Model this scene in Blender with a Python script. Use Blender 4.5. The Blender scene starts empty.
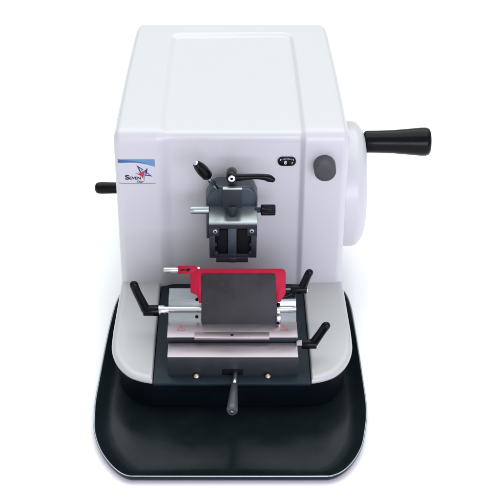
import bpy, bmesh, math, random
from mathutils import Vector, Matrix
random.seed(4)
S = 0.012                      # one modelling unit in metres
scene = bpy.context.scene
COL = scene.collection
R = math.radians
V = Vector

# ------------------------------------------------------------------ materials
def nodes_of(name):
    m = bpy.data.materials.new(name); m.use_nodes = True
    nt = m.node_tree
    return m, nt, nt.nodes['Principled BSDF']

def mat(name, col, rough=.5, metal=0., spec=.5, coat=0., coat_rough=.1, bump=0., bscale=400., var=0., vscale=30., rvar=0., stretch=(1, 1, 1)):
    m, nt, b = nodes_of(name)
    L = nt.links.new
    b.inputs['Base Color'].default_value = (*col, 1)
    b.inputs['Roughness'].default_value = rough
    b.inputs['Metallic'].default_value = metal
    b.inputs['Specular IOR Level'].default_value = spec
    b.inputs['Coat Weight'].default_value = coat
    b.inputs['Coat Roughness'].default_value = coat_rough
    tc = nt.nodes.new('ShaderNodeTexCoord')
    mp = nt.nodes.new('ShaderNodeMapping'); mp.inputs['Scale'].default_value = stretch
    L(tc.outputs['Object'], mp.inputs['Vector'])
    if bump:
        n = nt.nodes.new('ShaderNodeTexNoise'); n.inputs['Scale'].default_value = bscale; n.inputs['Detail'].default_value = 4
        L(mp.outputs[0], n.inputs['Vector'])
        bp = nt.nodes.new('ShaderNodeBump'); bp.inputs['Strength'].default_value = bump; bp.inputs['Distance'].default_value = .0006
        L(n.outputs['Fac'], bp.inputs['Height']); L(bp.outputs[0], b.inputs['Normal'])
    if var or rvar:
        n = nt.nodes.new('ShaderNodeTexNoise'); n.inputs['Scale'].default_value = vscale; n.inputs['Detail'].default_value = 6
        n.inputs['Roughness'].default_value = .62
        L(mp.outputs[0], n.inputs['Vector'])
        if var:
            mx = nt.nodes.new('ShaderNodeMix'); mx.data_type = 'RGBA'
            mx.inputs['A'].default_value = (*[max(0, c * (1 - var)) for c in col], 1)
            mx.inputs['B'].default_value = (*[min(1, c * (1 + var)) for c in col], 1)
            mr = nt.nodes.new('ShaderNodeMapRange'); mr.inputs[1].default_value = .3; mr.inputs[2].default_value = .7
            L(n.outputs['Fac'], mr.inputs[0]); L(mr.outputs[0], mx.inputs['Factor'])
            L(mx.outputs['Result'], b.inputs['Base Color'])
        if rvar:
            mr = nt.nodes.new('ShaderNodeMapRange'); mr.inputs[1].default_value = .25; mr.inputs[2].default_value = .75
            mr.inputs[3].default_value = rough - rvar; mr.inputs[4].default_value = rough + rvar
            L(n.outputs['Fac'], mr.inputs[0]); L(mr.outputs[0], b.inputs['Roughness'])
    return m

M = dict(
    paint=mat('white enamel', (.52, .525, .53), .42, spec=.5, coat=.35, coat_rough=.22, bump=.03, bscale=900, rvar=.05),
    cover=mat('side cover enamel', (.43, .435, .425), .34, spec=.5, coat=.35, coat_rough=.2),  # enamel as on the housing, base colour set darker and more neutral
    black=mat('black moulded plastic', (.0018, .0028, .0038), .22, spec=.14, bump=.05, bscale=1500, rvar=.08, vscale=160),
    base=mat('black textured base', (.0022, .0042, .0058), .5, spec=.06, bump=.10, bscale=1800, var=.2, vscale=25),
    deck=mat('dark grey deck', (.010, .020, .027), .5, spec=.17, bump=.08, bscale=1800, var=.2, vscale=30),
    tray=mat('black tray plastic', (.0065, .0105, .0125), .22, spec=.15, bump=.05, bscale=700, var=.3, vscale=14, rvar=.08),
    rim=mat('highlight tray lip', (.24, .27, .29), .2, metal=.85, spec=.5, rvar=.08, vscale=40),  # lip made pale and metallic, the edge highlight is put into its colour
    slate=mat('slate anodised alloy', (.034, .047, .060), .38, metal=.35, bump=.05, bscale=900, rvar=.07, vscale=80),
    anod=mat('dark anodised alloy', (.016, .020, .026), .42, metal=.2, spec=.3, bump=.05, bscale=900, var=.15, vscale=60),
    silver=mat('brushed silver alloy', (.36, .315, .335), .36, metal=.9, bump=.05, bscale=500, var=.08, vscale=60, rvar=.06, stretch=(1, 14, 14)),
    pale=mat('pale machined alloy', (.40, .45, .44), .34, metal=.85, bump=.05, bscale=500, var=.08, vscale=60, rvar=.06, stretch=(1, 14, 14)),
    chrome=mat('bright steel', (.72, .72, .73), .2, metal=1., rvar=.06, vscale=120),
    brass=mat('warm steel ball', (.60, .47, .42), .22, metal=1., rvar=.06, vscale=120),
    steel=mat('grey phosphated steel', (.027, .027, .028), .5, metal=.3, spec=.3, bump=.12, bscale=700, var=.4, vscale=26, rvar=.12),
    red=mat('red anodised alloy', (.35, .006, .028), .45, metal=.2, spec=.16, bump=.04, bscale=900, var=.08, vscale=70),
    knob=mat('charcoal plastic', (.045, .045, .05), .5, spec=.4, bump=.08, bscale=1500),
    block=mat('grey anodised block', (.030, .033, .038), .42, metal=.3, spec=.35, bump=.05, bscale=900, var=.15, vscale=60),
    plum=mat('dark plum alloy', (.028, .022, .035), .42, metal=.3, bump=.05, bscale=800),
    smoke=mat('smoked grey plastic', (.040, .052, .055), .32, spec=.5, rvar=.08, vscale=90),
    label=mat('white vinyl', (.53, .53, .57), .4, spec=.4),
    pblue=mat('dark blue ink', (.008, .014, .13), .4), mblue=mat('mid blue ink', (.04, .10, .25), .4), lblue=mat('light blue ink', (.10, .24, .40), .4),
    pred=mat('red ink', (.42, .012, .035), .4), pdark=mat('navy ink', (.010, .006, .02), .4), pgrey=mat('grey ink', (.22, .21, .27), .4),
    warn=mat('red warning ink', (.42, .06, .07), .45), white=mat('white ink', (.7, .7, .72), .45), hole=mat('dark hole', (.004, .004, .005), .6, spec=.1),
)

# ------------------------------------------------------------------ mesh builder
class MB:
    def __init__(s): s.bm = bmesh.new(); s.mats = []
    def add(s, t, m=None):
        if m is not None:
            if m not in s.mats: s.mats.append(m)
            i = s.mats.index(m)
            for f in t.faces: f.material_index = i
        me = bpy.data.meshes.new('t'); t.to_mesh(me); t.free()
        s.bm.from_mesh(me); bpy.data.meshes.remove(me)
        return s
    def box(s, x0, x1, y0, y1, z0, z1, bev=.05, m=None, seg=2, rot=None):
        t = bmesh.new()
        bmesh.ops.create_cube(t, size=1)
        bmesh.ops.scale(t, vec=(x1 - x0, y1 - y0, z1 - z0), verts=t.verts)
        if bev: bmesh.ops.bevel(t, geom=list(t.edges), offset=bev, segments=seg, profile=.5, affect='EDGES')
        if rot is not None: bmesh.ops.transform(t, matrix=rot, verts=t.verts)
        bmesh.ops.translate(t, vec=((x0 + x1) / 2, (y0 + y1) / 2, (z0 + z1) / 2), verts=t.verts)
        return s.add(t, m)
    def lathe(s, p, axis, prof, n=40, m=None, ridges=0, rdepth=0.):
        p = V(p); a = V(axis).normalized()
        u = a.orthogonal().normalized(); w = a.cross(u)
        t = bmesh.new(); rings = []
        for d, r in prof:
            ring = []
            for k in range(n):
                th = 2 * math.pi * k / n
                rr = r - (rdepth if (ridges and k % ridges == 0 and r > .2) else 0)
                ring.append(t.verts.new(p + a * d + (u * math.cos(th) + w * math.sin(th)) * max(rr, .001)))
            rings.append(ring)
        for A, B in zip(rings, rings[1:]):
            for k in range(n): t.faces.new((A[k], A[(k + 1) % n], B[(k + 1) % n], B[k]))
        t.faces.new(rings[0][::-1]); t.faces.new(rings[-1])
        bmesh.ops.recalc_face_normals(t, faces=t.faces)
        return s.add(t, m)
    def cyl(s, p0, p1, r0, r1=None, bev=.06, n=36, m=None, **k):
        r1 = r0 if r1 is None else r1
        p0, p1 = V(p0), V(p1); L = (p1 - p0).length; b = min(bev, r0 * .9, r1 * .9, L * .45)
        pr = [(0, r0 - b), (b * .3, r0 - b * .3), (b, r0), (L - b, r1), (L - b * .3, r1 - b * .3), (L, r1 - b)] if b > 0 else [(0, r0), (L, r1)]
        return s.lathe(p0, p1 - p0, pr, n, m, **k)
    def prism(s, poly, o, ex, ey, depth, bev=.04, m=None, seg=2):
        o, ex, ey = V(o), V(ex), V(ey); ez = ex.cross(ey)
        t = bmesh.new()
        vs = [t.verts.new(o + ex * x + ey * y) for x, y in poly]
        f = t.faces.new(vs)
        r = bmesh.ops.extrude_face_region(t, geom=[f])
        bmesh.ops.translate(t, vec=ez * depth, verts=[g for g in r['geom'] if isinstance(g, bmesh.types.BMVert)])
        bmesh.ops.recalc_face_normals(t, faces=t.faces)
        if bev:
            caps = [e for e in t.edges if any(len(f.verts) == len(poly) for f in e.link_faces)]
            bmesh.ops.bevel(t, geom=caps, offset=bev, segments=seg, profile=.5, affect='EDGES')
        return s.add(t, m)
    def tube(s, pts, rads, up=(0, -1, 0), n=20, m=None, sub=6):
        """swept ellipse; rads = (across, along up) per point, smoothed; rounded ends"""
        P = [V(p) for p in pts]; Rr = [V((a, b, 0)) for a, b in rads]
        def cr(A, i, f):
            a, b, c, d = A[max(i - 1, 0)], A[i], A[i + 1], A[min(i + 2, len(A) - 1)]
            return .5 * ((2 * b) + (c - a) * f + (2 * a - 5 * b + 4 * c - d) * f * f + (3 * b - a - 3 * c + d) * f ** 3)
        pp, rr = [], []
        for i in range(len(P) - 1):
            for k in range(sub): pp.append(cr(P, i, k / sub)); rr.append(cr(Rr, i, k / sub))
        pp.append(P[-1]); rr.append(Rr[-1])
        d0 = (pp[0] - pp[1]).normalized(); d1 = (pp[-1] - pp[-2]).normalized()
        e0, e1 = [], []
        for th in (80, 55, 30): e0.append((pp[0] + d0 * rr[0].x * math.sin(R(th)), rr[0] * math.cos(R(th))))
        for th in (30, 55, 80): e1.append((pp[-1] + d1 * rr[-1].x * math.sin(R(th)), rr[-1] * math.cos(R(th))))
        seq = e0 + list(zip(pp, rr)) + e1
        t = bmesh.new(); rings = []
        up = V(up)
        for i, (p, r) in enumerate(seq):
            a = seq[max(i - 1, 0)][0]; b = seq[min(i + 1, len(seq) - 1)][0]
            tn = (b - a).normalized(); sd = tn.cross(up).normalized(); nn = sd.cross(tn).normalized()
            rings.append([t.verts.new(p + sd * r.x * math.cos(2 * math.pi * k / n) + nn * r.y * math.sin(2 * math.pi * k / n)) for k in range(n)])
        for A, B in zip(rings, rings[1:]):
            for k in range(n): t.faces.new((A[k], A[(k + 1) % n], B[(k + 1) % n], B[k]))
        t.faces.new(rings[0][::-1]); t.faces.new(rings[-1])
        bmesh.ops.recalc_face_normals(t, faces=t.faces)
        return s.add(t, m)
    def ball(s, c, r, m=None, sc=(1, 1, 1)):
        t = bmesh.new(); bmesh.ops.create_uvsphere(t, u_segments=28, v_segments=16, radius=r)
        bmesh.ops.scale(t, vec=sc, verts=t.verts); bmesh.ops.translate(t, vec=c, verts=t.verts)
        return s.add(t, m)
    def rings(s, loops, m=None, cap0=True, cap1=True):
        t = bmesh.new(); RR = [[t.verts.new(p) for p in lp] for lp in loops]; n = len(RR[0])
        for A, B in zip(RR, RR[1:]):
            for k in range(n): t.faces.new((A[k], A[(k + 1) % n], B[(k + 1) % n], B[k]))
        if cap0: t.faces.new(RR[0][::-1])
        if cap1: t.faces.new(RR[-1])
        bmesh.ops.recalc_face_normals(t, faces=t.faces)
        return s.add(t, m)
    def build(s, name, material=None, parent=None, angle=38, label=None):
        me = bpy.data.meshes.new(name)
        bm = s.bm
        bmesh.ops.scale(bm, vec=(S, S, S), verts=bm.verts)
        lo = V([min(v.co[i] for v in bm.verts) for i in range(3)]); hi = V([max(v.co[i] for v in bm.verts) for i in range(3)])
        c = (lo + hi) / 2
        bmesh.ops.translate(bm, vec=-c, verts=bm.verts)
        bm.to_mesh(me); bm.free()
        for m in (s.mats or [material]): me.materials.append(m)
        me.polygons.foreach_set('use_smooth', [True] * len(me.polygons))
        if angle: me.set_sharp_from_angle(angle=R(angle))
        o = bpy.data.objects.new(name, me); COL.objects.link(o)
        o.parent = parent
        o.location = c - (WORLD[parent.name] if parent else V((0, 0, 0)))
        WORLD[o.name] = c
        if label: o['label'] = label
        return o
WORLD = {}
def thing(name, loc, label, cat):
    o = bpy.data.objects.new(name, None); COL.objects.link(o)
    o.empty_display_size = .05
    o.location = V(loc) * S; WORLD[o.name] = V(loc) * S
    o['label'] = label; o['category'] = cat
    return o
def smooth(t): t = max(0., min(1., t)); return t * t * (3 - 2 * t)

# ------------------------------------------------------------------ setting
g = MB(); g.rings([[(-4000, -4000, 3.53), (4000, -4000, 3.53), (4000, 4000, 3.53), (-4000, 4000, 3.53)]], mat('white sweep', (.97, .97, .97), .9, spec=.1), cap1=False)
ground = g.build('ground', angle=None); ground['kind'] = 'structure'

# ------------------------------------------------------------------ waste tray
right = [(0, -27.85), (4.5, -27.85), (8.3, -27.84), (9.5, -27.74), (10.65, -27.0), (11.75, -25.5), (12.6, -23.6), (13.05, -21.6), (13.45, -19.2), (13.6, -16.8), (13.6, -13), (13.55, -5), (13.4, 0), (12.9, 2.8), (11.8, 4.6), (10, 5.4), (6, 5.7), (0, 5.7)]
left = [(0, -27.85), (4.5, -27.85), (8.5, -27.84), (10.0, -27.72), (11.2, -26.7), (12.35, -24.95), (13.05, -23.3), (13.55, -21.4), (13.75, -19.4), (13.88, -16.8), (13.8, -13), (13.55, -5), (13.2, 0), (12.6, 2.8), (11.6, 4.6), (10, 5.4), (6, 5.7), (0, 5.7)]
def crv(pts, sub=6):
    out = []
    for i in range(len(pts) - 1):
        a, b, c, d = [V((*pts[min(max(j, 0), len(pts) - 1)], 0)) for j in (i - 1, i, i + 1, i + 2)]
        for k in range(sub):
            f = k / sub
            out.append(.5 * ((2 * b) + (c - a) * f + (2 * a - 5 * b + 4 * c - d) * f * f + (3 * b - a - 3 * c + d) * f ** 3))
    out.append(V((*pts[-1], 0)))
    return out
right = [(x * 1.011, y + .93) for x, y in right]; left = [(x * 1.011, y + .93) for x, y in left]
hp = crv(right)
outline = hp + [V((-p.x, p.y, 0)) for p in crv(left)[-2:0:-1]]
def inset(d, z):
    n = len(outline); out = []
    for i in range(n):
        p = outline[i]
        out.append((p.x * (13.75 - d) / 13.75, -10 + (p.y + 10) * (16.8 - d) / 16.8, z))
    return out
tray = thing('waste_tray', (0, -11, 3.53), 'shallow black plastic catch tray with rounded corners under the white microtome', 'tray')
t = MB()
G_ = 3.53
t.rings([inset(d_, G_ + z_) for d_, z_ in ((3, .008), (1.2, .01), (.5, .03), (.28, .12), (.14, .36), (.05, .66), (.06, .76), (.16, .8), (.3, .73), (.55, .59), (.85, .43), (1.15, .31), (1.45, .245), (1.8, .222), (2.6, .22), (3.4, .22))], M['tray'])
t.build('pan', None, tray)
t = MB()
lo = []
for k in range(10):
    a = 2 * math.pi * k / 10
    lo.append(inset(.11 + .08 * math.cos(a), G_ + .82 + .05 * math.sin(a)))
t.rings(lo + [lo[0]], M['rim'], cap0=False, cap1=False)
t.build('rim', None, tray)

# ------------------------------------------------------------------ microtome
mt = thing('rotary_microtome', (0, 5, 3.53), 'white bench rotary microtome with red blade guard, black levers and side handwheel', 'microtome')

# housing: rounded box with a shallow channel over the front and the top
HW, ZB, ZT, YB, RR_ = 12.2, 5.8, 26.8, 29.5, 1.0
RX, RY, RZ = .8, 1.0, 1.3
def mask(x, y):
    cx, hx = .0, 7.75
    qx = abs(x - cx) - hx + 1.6; qy = y - 26.3 + 1.6
    d = math.hypot(max(qx, 0), max(qy, 0)) + min(max(qx, qy), 0) - 1.6
    k = smooth((x + 4) / 8); fr = smooth((3 - y) / 4)
    w = (1.15 + .5 * fr) * (1 - k) + .68 * k
    return smooth(-d / w)
def seq(a, b, pieces):
    out = [a]
    for e, n in pieces:
        s0 = out[-1]; out += [s0 + (e - s0) * k / n for k in range(1, n + 1)]
    return out
h = (HW, YB / 2, (ZT - ZB) / 2); c0 = V((0, YB / 2, (ZT + ZB) / 2)); r = RR_
xs = seq(-h[0], h[0], [(-h[0] + r, 9), (-8.1, 10), (-6.3, 18), (6.3, 24), (8.1, 22), (h[0] - r, 10), (h[0], 9)])
ys = seq(-h[1], h[1], [(-h[1] + r, 9), (8.5, 40), (12.2, 30), (h[1] - r, 6), (h[1], 9)])
zs = seq(-h[2], h[2], [(-h[2] + r, 8), (h[2] - r, 40), (h[2], 9)])
bm = bmesh.new(); ax = (xs, ys, zs)
for i in range(3):
    a, b = [j for j in range(3) if j != i]
    for sgn in (-1, 1):
        grid = []
        for u in ax[a]:
            row = []
            for v in ax[b]:
                p = V((0, 0, 0)); p[i] = sgn * h[i]; p[a] = u; p[b] = v
                row.append(bm.verts.new(p))
            grid.append(row)
        for k in range(len(grid) - 1):
            for l in range(len(grid[0]) - 1):
                bm.faces.new((grid[k][l], grid[k + 1][l], grid[k + 1][l + 1], grid[k][l + 1]))
bmesh.ops.remove_doubles(bm, verts=bm.verts, dist=1e-4)
bmesh.ops.recalc_face_normals(bm, faces=bm.faces)
for v in bm.verts:
    p = v.co.copy()
    q = V([max(-h[k] + r, min(h[k] - r, p[k])) for k in range(3)])
    n = (p - q).normalized()
    q = V([q[k] * (h[k] - (RX, RY, RZ)[k]) / (h[k] - r) if abs(q[k]) > h[k] - r - 1e-6 else q[k] for k in range(3)])
    p = q + V((n.x * RX, n.y * RY, n.z * RZ)) + c0
    if n.z > -.01 and (n.y < -.01 or n.z > .01):
        p -= n * (.46 - .13 * max(n.z, 0)) * mask(p.x, p.y)
    yy = max(p.y, 0) / YB
    p.x *= 1.008 - .048 * yy + .010 * math.sin(math.pi * min(yy, 1)) * smooth((p.z - 8) / 18)
    k_ = max(0, p.y - (YB - 2.4)) / 2.4
    p.x *= 1 - .075 * (1 - math.sqrt(max(0, 1 - min(k_, 1) ** 2)))
    p.x -= .06
    v.co = p
hb = MB(); hb.add(bm, M['paint'])
hb.build('housing', None, mt, angle=None)

# arms outline (plan), mirrored; curve from the panel to the front
armc = [(12.35, .35), (12.45, -5.0), (12.52, -9.2), (12.38, -12.0), (11.65, -14.25), (10.5, -15.85), (9.3, -16.6), (8.2, -16.95)]
def arm_poly(off=0., sub=5, inner=7.95):
    pts = crv(armc, sub); out = []
    for i, p in enumerate(pts):
        t_ = (pts[min(i + 1, len(pts) - 1)] - pts[max(i - 1, 0)]).normalized()
        nrm = V((-t_.y, t_.x, 0))
        if nrm.x > 0: nrm = -nrm
        q = p + nrm * off
        q.x = max(q.x, inner + max(off, 0) * .45 + .002 * (i + 1))
        out.append(q)
    return out
for sgn in (-1, 1):
    a = MB()
    loops = []
    for off, z in ((.12, 7.45), (.02, 7.52), (.0, 7.68), (.06, 7.84), (.17, 7.96), (.33, 8.05), (.52, 8.10), (.68, 8.115), (.74, 8.116)):
        pts = [(p.x * sgn, p.y, z) for p in arm_poly(off)]
        e = max(off, 0) * .45
        pts += [((7.95 + e) * sgn, pts[-1][1], z), ((7.95 + e) * sgn, .35, z)]
        loops.append(pts)
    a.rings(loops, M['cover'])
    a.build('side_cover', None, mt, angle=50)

# base: black body and dark deck
b = MB()
bp_ = arm_poly(.42)
lp = [V((p.x, p.y, 0)) for p in bp_] + [V((-p.x, p.y, 0)) for p in bp_[::-1]]
lp = [V((11.4, 2.6, 0))] + lp + [V((-11.4, 2.6, 0))]
def z_of(l, z, s_=1.): return [(p.x * s_, p.y * s_, z) for p in l]
b.rings([z_of(lp, 3.76, .968), z_of(lp, 3.85, .977), z_of(lp, 4.2, .984), z_of(lp, 6.9), z_of(lp, 7.42), z_of(lp, 7.5, .996)], M['base'])
b.box(-11.2, 11.2, 2.4, 27.8, 5.5, 7.4, .3, M['base'])
for x in (-8.5, 8.5): b.cyl((x, 24, 3.53), (x, 24, 5.8), 1.3, m=M['base'])
b.build('base', None, mt, angle=45)
d = MB()
d.box(-7.9, 7.9, -17.02, .5, 7.3, 7.62, .07, M['deck'])
d.build('deck', None, mt)

# handwheel and crank
WY, WZ = 9., 15.65
w = MB()
w.lathe((10.8, WY, WZ), (1, 0, 0), [(0, 3.2), (1.2, 3.2)], 64)
w.lathe((11.75, WY, WZ), (1, 0, 0), [(0, 6.3), (.05, 7.0), (.2, 7.15), (1.75, 7.15), (2.25, 7.02), (2.65, 6.6), (2.95, 6.2), (3.1, 5.7), (3.16, 5.0), (3.16, 2.2), (3.3, 2.0), (3.35, .6)], 96)
wheel = w.build('handwheel', M['paint'], mt)
cr_ = MB()
cr_.lathe((14.85, 9.8, 20.6), (1, 0, 0), [(0, 1.1), (.15, 1.2), (.3, 1.25), (1.5, 1.26), (3.2, 1.32), (5.0, 1.47), (6.4, 1.6), (6.95, 1.6), (7.25, 1.5), (7.4, 1.3), (7.45, .95), (7.35, .55), (7.3, .2)], 56)
crank = cr_.build('crank_handle', M['black'], wheel)

# black lever on the left side
k = MB(); k.lathe((-11.2, 6, 16.8), (-1, 0, 0), [(0, .6), (1.0, .62), (2.0, .64), (3.4, .67), (3.75, .63), (3.98, .5), (4.08, .28)], 32)
k.build('feed_lever', M['black'], mt)

# round knob on the panel
k = MB(); k.lathe((9.66, .1, 23.1), (0, -1, 0), [(0, 1.0), (.12, 1.0), (.14, 1.14), (.3, 1.17), (1.62, 1.13), (1.74, 1.08), (1.79, .98), (1.8, .4)], 60)
k.build('knob', M['knob'], mt)

# thickness window
def capsule(cx, cz, hw, r, n=14):
    return [(cx + hw - r + r * math.cos(a), cz + r * math.sin(a)) for a in [-math.pi / 2 + math.pi * i / n for i in range(n + 1)]] + \
           [(cx - hw + r + r * math.cos(a), cz + r * math.sin(a)) for a in [math.pi / 2 + math.pi * i / n for i in range(n + 1)]]
EX, EZ = (1, 0, 0), (0, 0, 1)
k = MB(); k.prism(capsule(5.75, 23.28, .96, .52), (0, .55, 0), EX, EZ, .3, .06, M['black'])
win = k.build('scale_window', None, mt)

def flat(poly, f, m, mb, cuts=0):
    t = bmesh.new(); t.faces.new([t.verts.new((x, 0, z)) for x, z in poly])
    if cuts:
        for i in range(1, cuts):
            x = -12.2 + 1.2 * i / cuts
            bmesh.ops.bisect_plane(t, geom=list(t.verts) + list(t.edges) + list(t.faces), plane_co=(x, 0, 0), plane_no=(1, 0, 0))
    for v in t.verts: v.co = V(f(v.co.x, v.co.z))
    bmesh.ops.recalc_face_normals(t, faces=t.faces)
    t.normal_update()
    mb.add(t, m)

def text_bm(txt, size, bold=0., shear=0., x=1.):
    cu = bpy.data.curves.new('txt', 'FONT'); cu.body = txt; cu.size = size; cu.offset = bold; cu.shear = shear; cu.resolution_u = 3
    ob = bpy.data.objects.new('txt', cu); COL.objects.link(ob)
    dg = bpy.context.evaluated_depsgraph_get()
    me = bpy.data.meshes.new_from_object(ob.evaluated_get(dg))
    t = bmesh.new(); t.from_mesh(me)
    bpy.data.objects.remove(ob); bpy.data.curves.remove(cu); bpy.data.meshes.remove(me)
    xs_ = [v.co.x for v in t.verts]; ys_ = [v.co.y for v in t.verts]
    bmesh.ops.translate(t, vec=(-min(xs_), -min(ys_), 0), verts=t.verts)
    return t, max(xs_) - min(xs_), max(ys_) - min(ys_)
def text_at(mb, txt, x0, z0, wid, hei, f, m, bold=0., shear=0.):
    t, a, b_ = text_bm(txt, 1., bold, shear)
    for v in t.verts: v.co = V(f(x0 + v.co.x * wid / a, z0 + v.co.y * hei / b_))
    mb.add(t, m)

k = MB(); fw = lambda x, z: (x, .243, z)
for i in range(11):                       # ruled scale along the upper edge
    x = 5.08 + i * .134; hgt = .20 if i % 5 == 0 else .12
    zc = 23.28 + .43 - .1 * abs(i - 5) / 5
    flat([(x - .022, zc - hgt), (x + .022, zc - hgt), (x + .022, zc), (x - .022, zc)], fw, M['white'], k)
text_at(k, '8', 5.47, 22.98, .26, .42, fw, M['white'], .02)
text_at(k, 'r', 6.26, 23.0, .16, .22, fw, M['white'], .02)
k.build('scale_marks', None, win, angle=None)

# sticker with star and lettering, wrapped onto the rounded corner
def front(x, z, o=.0):
    e = min(.999, max(0, abs(x + .06) / 1.008 - (HW - RX)) / RX); return RY - RY * math.sqrt(max(1 - e * e, 0)) - o
def lab(x, y): return (-11.95 + (x - 75) * 3.86 / 370, 23.73 - (y - 92) * 2.92 / 248)
def sk(x, z, o): return (x, front(x, z, o), z)
k = MB(); flat([lab(*p) for p in ((75, 92), (446, 92), (446, 342), (75, 342))], lambda x, z: sk(x, z, .012), M['label'], k, 10)
stick = k.build('logo_sticker', None, mt, angle=None)
k = MB(); fa = lambda x, z: sk(x, z, .020); fb = lambda x, z: sk(x, z, .024); fc = lambda x, z: sk(x, z, .028)
wave = [(75, 93), (446, 93), (446, 166), (400, 156), (350, 141), (300, 131), (250, 126), (190, 125), (130, 128), (75, 133)]
flat([lab(*p) for p in wave], fa, M['lblue'], k, 10)
flat([lab(*p) for p in ((75, 98), (120, 100), (180, 104), (250, 112), (320, 124), (370, 140), (330, 136), (280, 128), (230, 125), (180, 125), (130, 128), (75, 133))], fb, M['mblue'], k, 10)
flat([lab(*p) for p in ((75, 334), (446, 335), (446, 342), (75, 342))], fa, M['pgrey'], k, 10)
# star: two blue ribs, red lower-left arrow, a fine outline
for poly, m in (([(262, 150), (330, 196), (306, 214), (298, 232), (288, 214)], 'pblue'),
                ([(288, 178), (318, 200), (300, 210)], 'label'),
                ([(344, 206), (372, 178), (366, 226), (418, 268), (354, 258), (340, 262), (352, 238)], 'pblue'),
                ([(362, 234), (390, 254), (356, 250)], 'label'),
                ([(268, 246), (345, 203), (322, 292), (306, 262)], 'pred'),
                ([(238, 240), (300, 222), (266, 240)], 'pgrey'),
                ([(345, 203), (352, 206), (334, 312), (328, 300)], 'pgrey')):
    flat([lab(*p) for p in poly], fc if m == 'label' else fb, M[m], k)
k.build('star_emblem', None, stick, angle=None)
k = MB()
def lt(txt, x0, y1, w_, h_, m, **kw):
    a = lab(x0, y1); text_at(k, txt, a[0], a[1], w_ * 3.86 / 370, h_ * 2.92 / 248, fc, M[m], **kw)
lt('S', 140, 300, 46, 50, 'pdark', bold=.045)
lt('EVEN', 184, 298, 118, 30, 'pdark', bold=.04, shear=.1)
lt('Star', 256, 331, 74, 24, 'pdark', bold=.01, shear=.25)
k.build('lettering', None, stick, angle=None)

# ------------------------------------------------------------------ specimen clamp
c = MB()
oct_ = [(-2.72, 15.7), (2.66, 15.7), (2.66, 20.75), (2.3, 21.6), (1.75, 22.05), (-1.6, 22.05), (-2.25, 21.5), (-2.72, 20.6)]
c.prism(oct_, (0, -.6, 0), EX, EZ, 2.35, .28, M['slate'], 3)
c.cyl((0, -.8, 18.3), (0, .9, 18.3), 2.1, m=M['anod'])
head = c.build('specimen_clamp', None, mt)
c = MB()
c.box(-2.34, 2.56, -5.5, -2.9, 15.5, 19.42, .06)
c.box(-2.34, 2.56, -6.0, -5.1, 18.9, 19.42, .05)
for i_, (x0, x1, z0, z1) in enumerate(((-2.34, -1.3, 18.05, 19.0), (-2.34, -1.75, 15.6, 18.1), (-2.34, -1.45, 15.34, 16.1), (1.55, 2.56, 18.05, 19.0), (1.98, 2.56, 15.6, 18.1), (1.7, 2.56, 15.34, 16.1), (-2.3, -1.55, 16.75, 17.1), (1.8, 2.5, 16.75, 17.1), (-1.6, 1.8, 15.36, 15.72))):
    c.box(x0 + .004 * i_, x1 - .004 * i_, -6.03 + .012 * i_, -5.1, z0, z1, .04)
c.box(-2.32, -1.72, -5.9, -5.4, 15.5, 18.2, .03); c.box(1.95, 2.54, -5.9, -5.4, 15.5, 18.2, .03)
c.build('jaw_frame', M['anod'], head)
c = MB(); c.box(-1.7, 1.95, -5.6, -5.1, 15.6, 18.95, .04); c.box(-1.5, -.5, -5.72, -5.4, 15.75, 18.6, .05); c.box(.62, 1.7, -5.72, -5.4, 15.75, 18.6, .05)
c.build('jaw_insert', M['hole'], head)
c = MB(); c.box(-.42, .47, -5.88, -5.4, 15.7, 18.92, .06)
c.build('jaw_bar', M['slate'], head)
c = MB(); c.box(-2.36, 2.58, -6.06, -2.95, 19.42, 19.82, .06)
c.build('jaw_plate', M['pale'], head)
c = MB(); c.box(-1.66, 1.68, -5.9, -3.6, 14.7, 15.42, .06); c.box(-.35, .5, -6.0, -5.6, 14.75, 15.3, .05)
c.build('lower_jaw', M['plum'], head)
for sx, sz in ((-1.72, 18.62), (2.03, 18.66)):
    c = MB(); c.cyl((sx, -5.9, sz), (sx, -6.1, sz), .24, bev=.04, m=M['pale']); c.cyl((sx, -6.0, sz), (sx, -6.112, sz), .12, bev=0, n=6, m=M['hole'])
    c.build('screw', None, head)
c = MB(); c.box(-.93, 1.02, -5.0, -2.8, 20.72, 22.98, .06, M['anod']); c.box(-.95, 1.04, -5.03, -4.6, 22.92, 23.12, .06, M['pale'])
c.build('clamp_block', None, head)
c = MB(); c.cyl((.05, -4.75, 21.05), (.05, -4.75, 19.82), .5, .46, .1); c.box(-.45, .55, -4.7, -3, 19.8, 20.9, .1)
c.build('clamp_screw', M['anod'], head)

def lever(parent, hub0, hub1, hr, path, rads, up, screw=None, nm='clamp_lever'):
    m_ = MB(); m_.cyl(hub0, hub1, hr, bev=.12); m_.tube(path, rads, up)
    o = m_.build(nm, M['black'], parent)
    if screw:
        s_ = MB(); p, a, r_ = screw; a = V(a).normalized(); p = V(p)
        s_.cyl(p - a * .1, p + a * .09, r_, bev=.04, m=M['chrome']); s_.cyl(p, p + a * .098, r_ * .45, bev=0, n=6, m=M['hole'])
        s_.build('lever_screw', None, o)
    return o
lever(head, (-.03, -2.9, 23.85), (-.03, -4.5, 24.0), .57,
      [(.2, -4.0, 23.78), (1.2, -4.0, 23.86), (2.4, -4.0, 23.93), (3.3, -4.0, 23.86), (3.75, -4.02, 23.74), (4.1, -4.05, 23.6)],
      [(.42, .36), (.34, .34), (.29, .32), (.34, .32), (.4, .32), (.3, .3)], (0, -1, 0), ((-.03, -4.5, 23.97), (0, -1, .1), .36))
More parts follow.
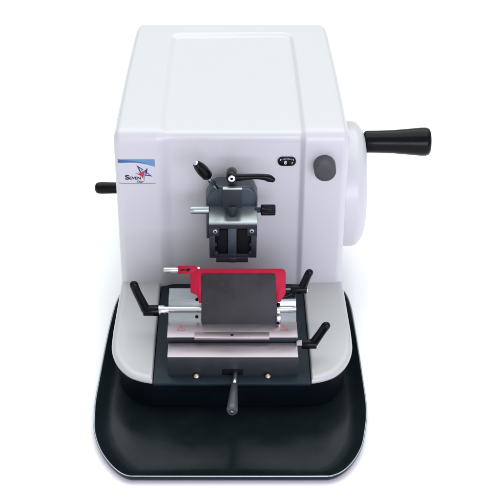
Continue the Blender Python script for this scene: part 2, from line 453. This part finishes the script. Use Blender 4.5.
# tilted tommy lever on the upper left shoulder
p0, p1, p2 = V((-1.5, -2.7, 21.75)), V((-2.4, -3.4, 23.55)), V((-3.62, -4.1, 25.5))
c = MB(); c.cyl(p0, p1 + (p1 - p0) * .1, .26, .22, .03, m=M['chrome']); c.cyl(p0 + (p1 - p0) * .45, p0 + (p1 - p0) * .75, .34, bev=.05, m=M['slate'])
tl = c.build('tommy_lever', None, head)
c = MB(); ax_ = p2 - p1; L_ = ax_.length
c.lathe(p1, ax_, [(0, .36), (.1, .5), (.3, .58), (L_ * .5, .62), (L_ * .75, .55), (L_ * .9, .45), (L_, .36)], 12)
c.box(-3.02, -2.3, -4.0, -3.2, 23.5, 24.2, .16)
c.build('grip', M['black'], tl, angle=25)
c = MB(); c.cyl(p2 - ax_ * .05, p2 + ax_.normalized() * .14, .27, bev=.06); c.build('end_cap', M['chrome'], tl)
# side knob, side pin
c = MB(); c.cyl((2.4, -3.6, 19.72), (3.05, -3.6, 19.72), .28, m=M['anod']); c.lathe((2.98, -3.6, 19.72), (1, 0, 0), [(0, .5), (.08, .58), (1.42, .58), (1.52, .5), (1.53, .2)], 48, M['black'], 2, .035)
c.build('side_knob', None, head)
c = MB(); c.lathe((-2.4, -3.6, 19.72), (-1, 0, 0), [(0, .42), (1.1, .42), (1.5, .42), (1.85, .40), (1.95, .34), (1.96, .1)], 32)
c.build('side_pin', M['pale'], head)

# ------------------------------------------------------------------ blade holder
hd = MB()
hd.box(-6.42, 6.64, -15.84, -6.8, 7.6, 9.96, .06, M['block'])
hd.box(-6.5, 6.58, -13.5, -7.2, 9.9, 10.46, .04, M['anod'])
hold = hd.build('blade_holder', None, mt)
k = MB(); k.box(-6.44, 6.58, -15.88, -13.62, 9.96, 10.06, .03); k.build('step_plate', M['silver'], hold)
k = MB(); k.box(-6.56, 6.64, -13.38, -10.8, 10.46, 10.65, .025); k.box(-3.8, 3.78, -13.62, -12.6, 10.42, 10.7, .03)
tp = k.build('top_plate', M['silver'], hold)
k = MB(); k.lathe((0, -13.1, 10.66), (0, 0, 1), [(0, .17), (.055, .17)], 20); k.build('plate_hole', M['hole'], tp)
# warning triangles
for cx in (-5.2, 5.27):
    k = MB(); f2 = lambda x, z: (x, z, 10.658)
    o_ = [(cx - .46, -12.3), (cx + .46, -12.3), (cx, -11.2)]; i_ = [(cx - .34, -12.21), (cx + .34, -12.21), (cx, -11.40)]
    for a in range(3):
        b_ = (a + 1) % 3; flat([o_[a], o_[b_], i_[b_], i_[a]], f2, M['warn'], k)
    flat([(cx - .045, -11.98), (cx + .045, -11.98), (cx + .06, -11.62), (cx - .06, -11.62)], f2, M['warn'], k)
    flat([(cx - .045, -12.13), (cx + .045, -12.13), (cx + .045, -12.05), (cx - .045, -12.05)], f2, M['warn'], k)
    for f in k.bm.faces:
        if f.normal.z < 0: f.normal_flip()
    k.build('warning_mark', None, hold, angle=None)
# sloped bed behind the plate with the groove for the rod
prof = [(-10.8, 10.3), (-10.8, 10.64), (-10.1, 11.34), (-9.86, 11.22), (-9.5, 11.58), (-9.42, 12.02), (-9.1, 12.34), (-7.2, 12.34), (-7.2, 10.3)]
k = MB(); k.prism(prof, (-6.54, 0, 0), (0, 1, 0), (0, 0, 1), 13.14, .03, M['pale'])
bed = k.build('clamp_bed', None, hold)
k = MB(); k.cyl((-7.6, -9.92, 11.62), (6.6, -9.92, 11.62), .27, bev=.03); k.build('clamp_rod', M['chrome'], hold)
for cx in (-3.62,):
    k = MB()
    for y_, z_ in ((-10.45, 11.05), (-9.9, 11.72), (-9.2, 12.3)): k.ball((cx, y_, z_), .17, M['hole'])
    k.build('pin_hole', None, hold)
# pressure plate: sloping 60 degrees
EU = V((0, .5, .8660254))
def round_poly(pts, rad, n=5):
    out = []; N = len(pts)
    for i in range(N):
        p = V((*pts[i], 0)); a = V((*pts[i - 1], 0)) - p; b_ = V((*pts[(i + 1) % N], 0)) - p
        rr = rad[i] if isinstance(rad, (list, tuple)) else rad
        rr = min(rr, a.length * .45, b_.length * .45)
        if rr < .01: out.append((p.x, p.y)); continue
        A = p + a.normalized() * rr; B = p + b_.normalized() * rr
        for j in range(n + 1):
            f = j / n; q = A * (1 - f) ** 2 + p * 2 * f * (1 - f) + B * f * f
            out.append((q.x, q.y))
    return out
k = MB(); k.prism(round_poly([(-3.17, -.08), (4.71, -.08), (4.42, 5.28), (-3.07, 5.28)], [.6, .6, .12, .12]), (0, -11.0, 10.4), EX, EU, .34, .05)
k.build('pressure_plate', M['steel'], hold)
G = [(-5.58, 5.95), (-3.69, 5.95), (-3.6, 5.64), (5.5, 5.64), (5.5, 3.1), (4.95, 2.22), (4.35, 2.22), (4.35, 5.1), (-3.1, 5.1), (-3.1, 2.1), (-3.36, 2.1), (-3.59, 2.94), (-4.26, 3.19), (-4.26, 5.1), (-5.58, 5.1)]
gr = [.12, .1, .05, .5, .15, .1, .04, .25, .25, .04, .04, .1, .15, .08, .12]
k = MB(); k.prism(round_poly(G, gr), (0, -10.75, 10.42), EX, EU, .3, .03)
guard = k.build('blade_guard', M['red'], hold)
n_ = V(EX).cross(EU)
def on_g(x, t_, o=.31): return V((0, -10.75, 10.42)) + V(EX) * x + EU * t_ + n_ * o
k = MB()
for poly in ([(-5.36, 5.46), (-5.1, 5.62), (-4.86, 5.56), (-4.7, 5.66), (-4.72, 5.5), (-5.0, 5.45)], [(-4.74, 5.42), (-4.5, 5.72), (-4.2, 5.6), (-4.34, 5.48), (-4.5, 5.36)], [(-4.66, 5.7), (-4.5, 5.6), (-4.58, 5.52)]):
    flat(poly, lambda x, z: on_g(x, z, .306), M['hole'], k)
k.build('guard_mark', None, guard, angle=None)
k = MB(); a = on_g(-5.5, 5.52, .16); b_ = on_g(-7.0, 5.52, .16); k.cyl(a, b_, .26, bev=.07); k.build('guard_pin', M['chrome'], guard)
k = MB(); k.cyl(on_g(-3.55, 5.6, .1), on_g(-3.3, 5.74, .1), .16, bev=.03); k.build('guard_stud', M['chrome'], guard)
# steel slide and pins beside the plate
k = MB(); k.box(4.55, 4.98, -11.3, -9.6, 10.6, 11.5, .05); k.box(4.62, 4.95, -9.6, -8.8, 11.4, 12.6, .05); k.build('slide_block', M['chrome'], hold)
k = MB(); k.cyl((4.7, -11.33, 10.85), (4.7, -11.2, 10.85), .17, bev=0); k.ball((4.78, -9.62, 12.0), .17); k.build('pin_hole', M['hole'], hold)
k = MB(); k.cyl((-3.6, -9.0, 12.5), (-3.2, -9.5, 13.0), .16, bev=.04); k.build('slide_pin', M['chrome'], hold)
# levers
lv = lever(hold, (-9.15, -9.92, 11.45), (-7.5, -9.92, 11.45), .58, [(-8.85, -9.92, 11.5), (-9.25, -9.95, 12.6), (-9.7, -9.98, 13.8), (-9.95, -10.0, 14.7)],
           [(.5, .42), (.46, .4), (.44, .38), (.46, .36)], (0, -1, 0), ((-9.2, -9.92, 11.4), (-1, -.2, 0), .26))
k = MB(); k.cyl((-7.6, -9.92, 11.5), (-6.95, -9.92, 11.5), .5, bev=.05, n=24); k.cyl((-7.0, -9.92, 11.5), (-6.5, -9.92, 11.55), .42, .3, bev=.05, n=24); k.build('lever_nut', M['chrome'], lv)
lv = lever(hold, (6.05, -8.5, 13.15), (7.72, -8.5, 13.15), .5, [(7.25, -8.5, 13.3), (7.5, -8.5, 14.1), (7.78, -8.5, 14.9), (7.92, -8.5, 15.2)],
           [(.46, .4), (.42, .38), (.4, .36), (.4, .34)], (0, -1, 0), ((7.72, -8.55, 12.95), (1, -.2, -.2), .2))
k = MB(); k.tube([(6.2, -8.6, 12.75), (5.7, -8.8, 12.55), (5.1, -8.9, 12.45), (4.9, -9.0, 12.3)], [(.3, .3), (.3, .3), (.26, .3), (.2, .25)], (0, -1, 0)); k.box(5.1, 6.6, -8.9, -7.9, 12.0, 12.7, .1)
k.build('lever_arm', M['black'], lv)
k = MB(); k.cyl((4.85, -9.15, 12.3), (5.1, -9.0, 12.75), .14, bev=.03); k.build('slide_pin', M['chrome'], hold)
lv = lever(hold, (7.05, -13.75, 10.05), (8.55, -13.75, 10.05), .5, [(8.2, -13.75, 10.1), (8.65, -13.8, 11.0), (9.1, -13.85, 11.9), (9.38, -13.9, 12.45)],
           [(.48, .42), (.44, .4), (.43, .38), (.45, .36)], (0, -1, 0), ((8.55, -13.85, 9.9), (1, -.2, -.2), .2))
k = MB(); k.cyl((6.5, -13.75, 10.05), (7.1, -13.75, 10.05), .4, bev=.05, n=6, m=M['chrome']); k.build('lever_nut', None, lv)

# lever at the front of the deck, its slot and two ball studs
k = MB(); k.box(-1.02, 1.12, -15.86, -15.6, 7.72, 8.5, .03); k.build('lever_slot', M['hole'], mt)
a, b_ = V((.36, -15.7, 8.05)), V((.0, -21.4, 7.6)); dr = (b_ - a)
k = MB(); k.cyl(a, a + dr * .42, .28, bev=.03, m=M['chrome'])
fl = k.build('base_lever', None, mt)
k = MB(); L_ = dr.length; k.lathe(a + dr * .32, dr, [(0, .27), (.05, .31), (L_ * .3, .43), (L_ * .55, .54), (L_ * .62, .57), (L_ * .65, .54), (L_ * .68, .42), (L_ * .685, .2)], 32)
k.build('grip', M['smoke'], fl)
k = MB(); e = a + dr * 1.0; k.cyl(e - dr.normalized() * .1, e + dr.normalized() * .06, .16, bev=.03); k.build('grip_screw', M['chrome'], fl)
for x in (-3.56, 3.61):
    k = MB(); k.ball((x, -16.12, 7.78), .34); k.build('ball_stud', M['brass'], mt)

# ------------------------------------------------------------------ camera
cam = bpy.data.cameras.new('camera'); co = bpy.data.objects.new('camera', cam); COL.objects.link(co)
co.location = V((0, -111.395, 84.776)) * S
co.rotation_euler = (R(57), 0, 0)
cam.sensor_width = 36; cam.lens = 1214 / 500 * 36; cam.shift_x = .036
cam.clip_start = .05; cam.clip_end = 500
scene.camera = co

# ------------------------------------------------------------------ light
wd = bpy.data.worlds.new('World'); scene.world = wd; wd.use_nodes = True
bg = wd.node_tree.nodes['Background']; bg.inputs[0].default_value = (.95, .94, 1, 1); bg.inputs[1].default_value = .66
def area(name, loc, target, size, power, col):
    l = bpy.data.lights.new(name, 'AREA'); l.shape = 'RECTANGLE'; l.size, l.size_y = size; l.energy = power; l.color = col
    o = bpy.data.objects.new(name, l); COL.objects.link(o); o.location = loc
    o.rotation_euler = (V(target) - V(loc)).to_track_quat('-Z', 'Y').to_euler()
    return o
area('overhead_softbox', (0, .9, 2.3), (0, .15, 0), (3.4, 3.2), 76, (.92, 1, .98))
area('front_softbox', (.7, -2.2, .75), (0, 0, .15), (1.7, .9), 36, (.79, .75, 1))
vs = scene.view_settings
scene.display_settings.display_device = 'sRGB'
vs.view_transform = 'Standard'; vs.look = 'None'; vs.exposure = 0; vs.gamma = 1; vs.use_curve_mapping = False
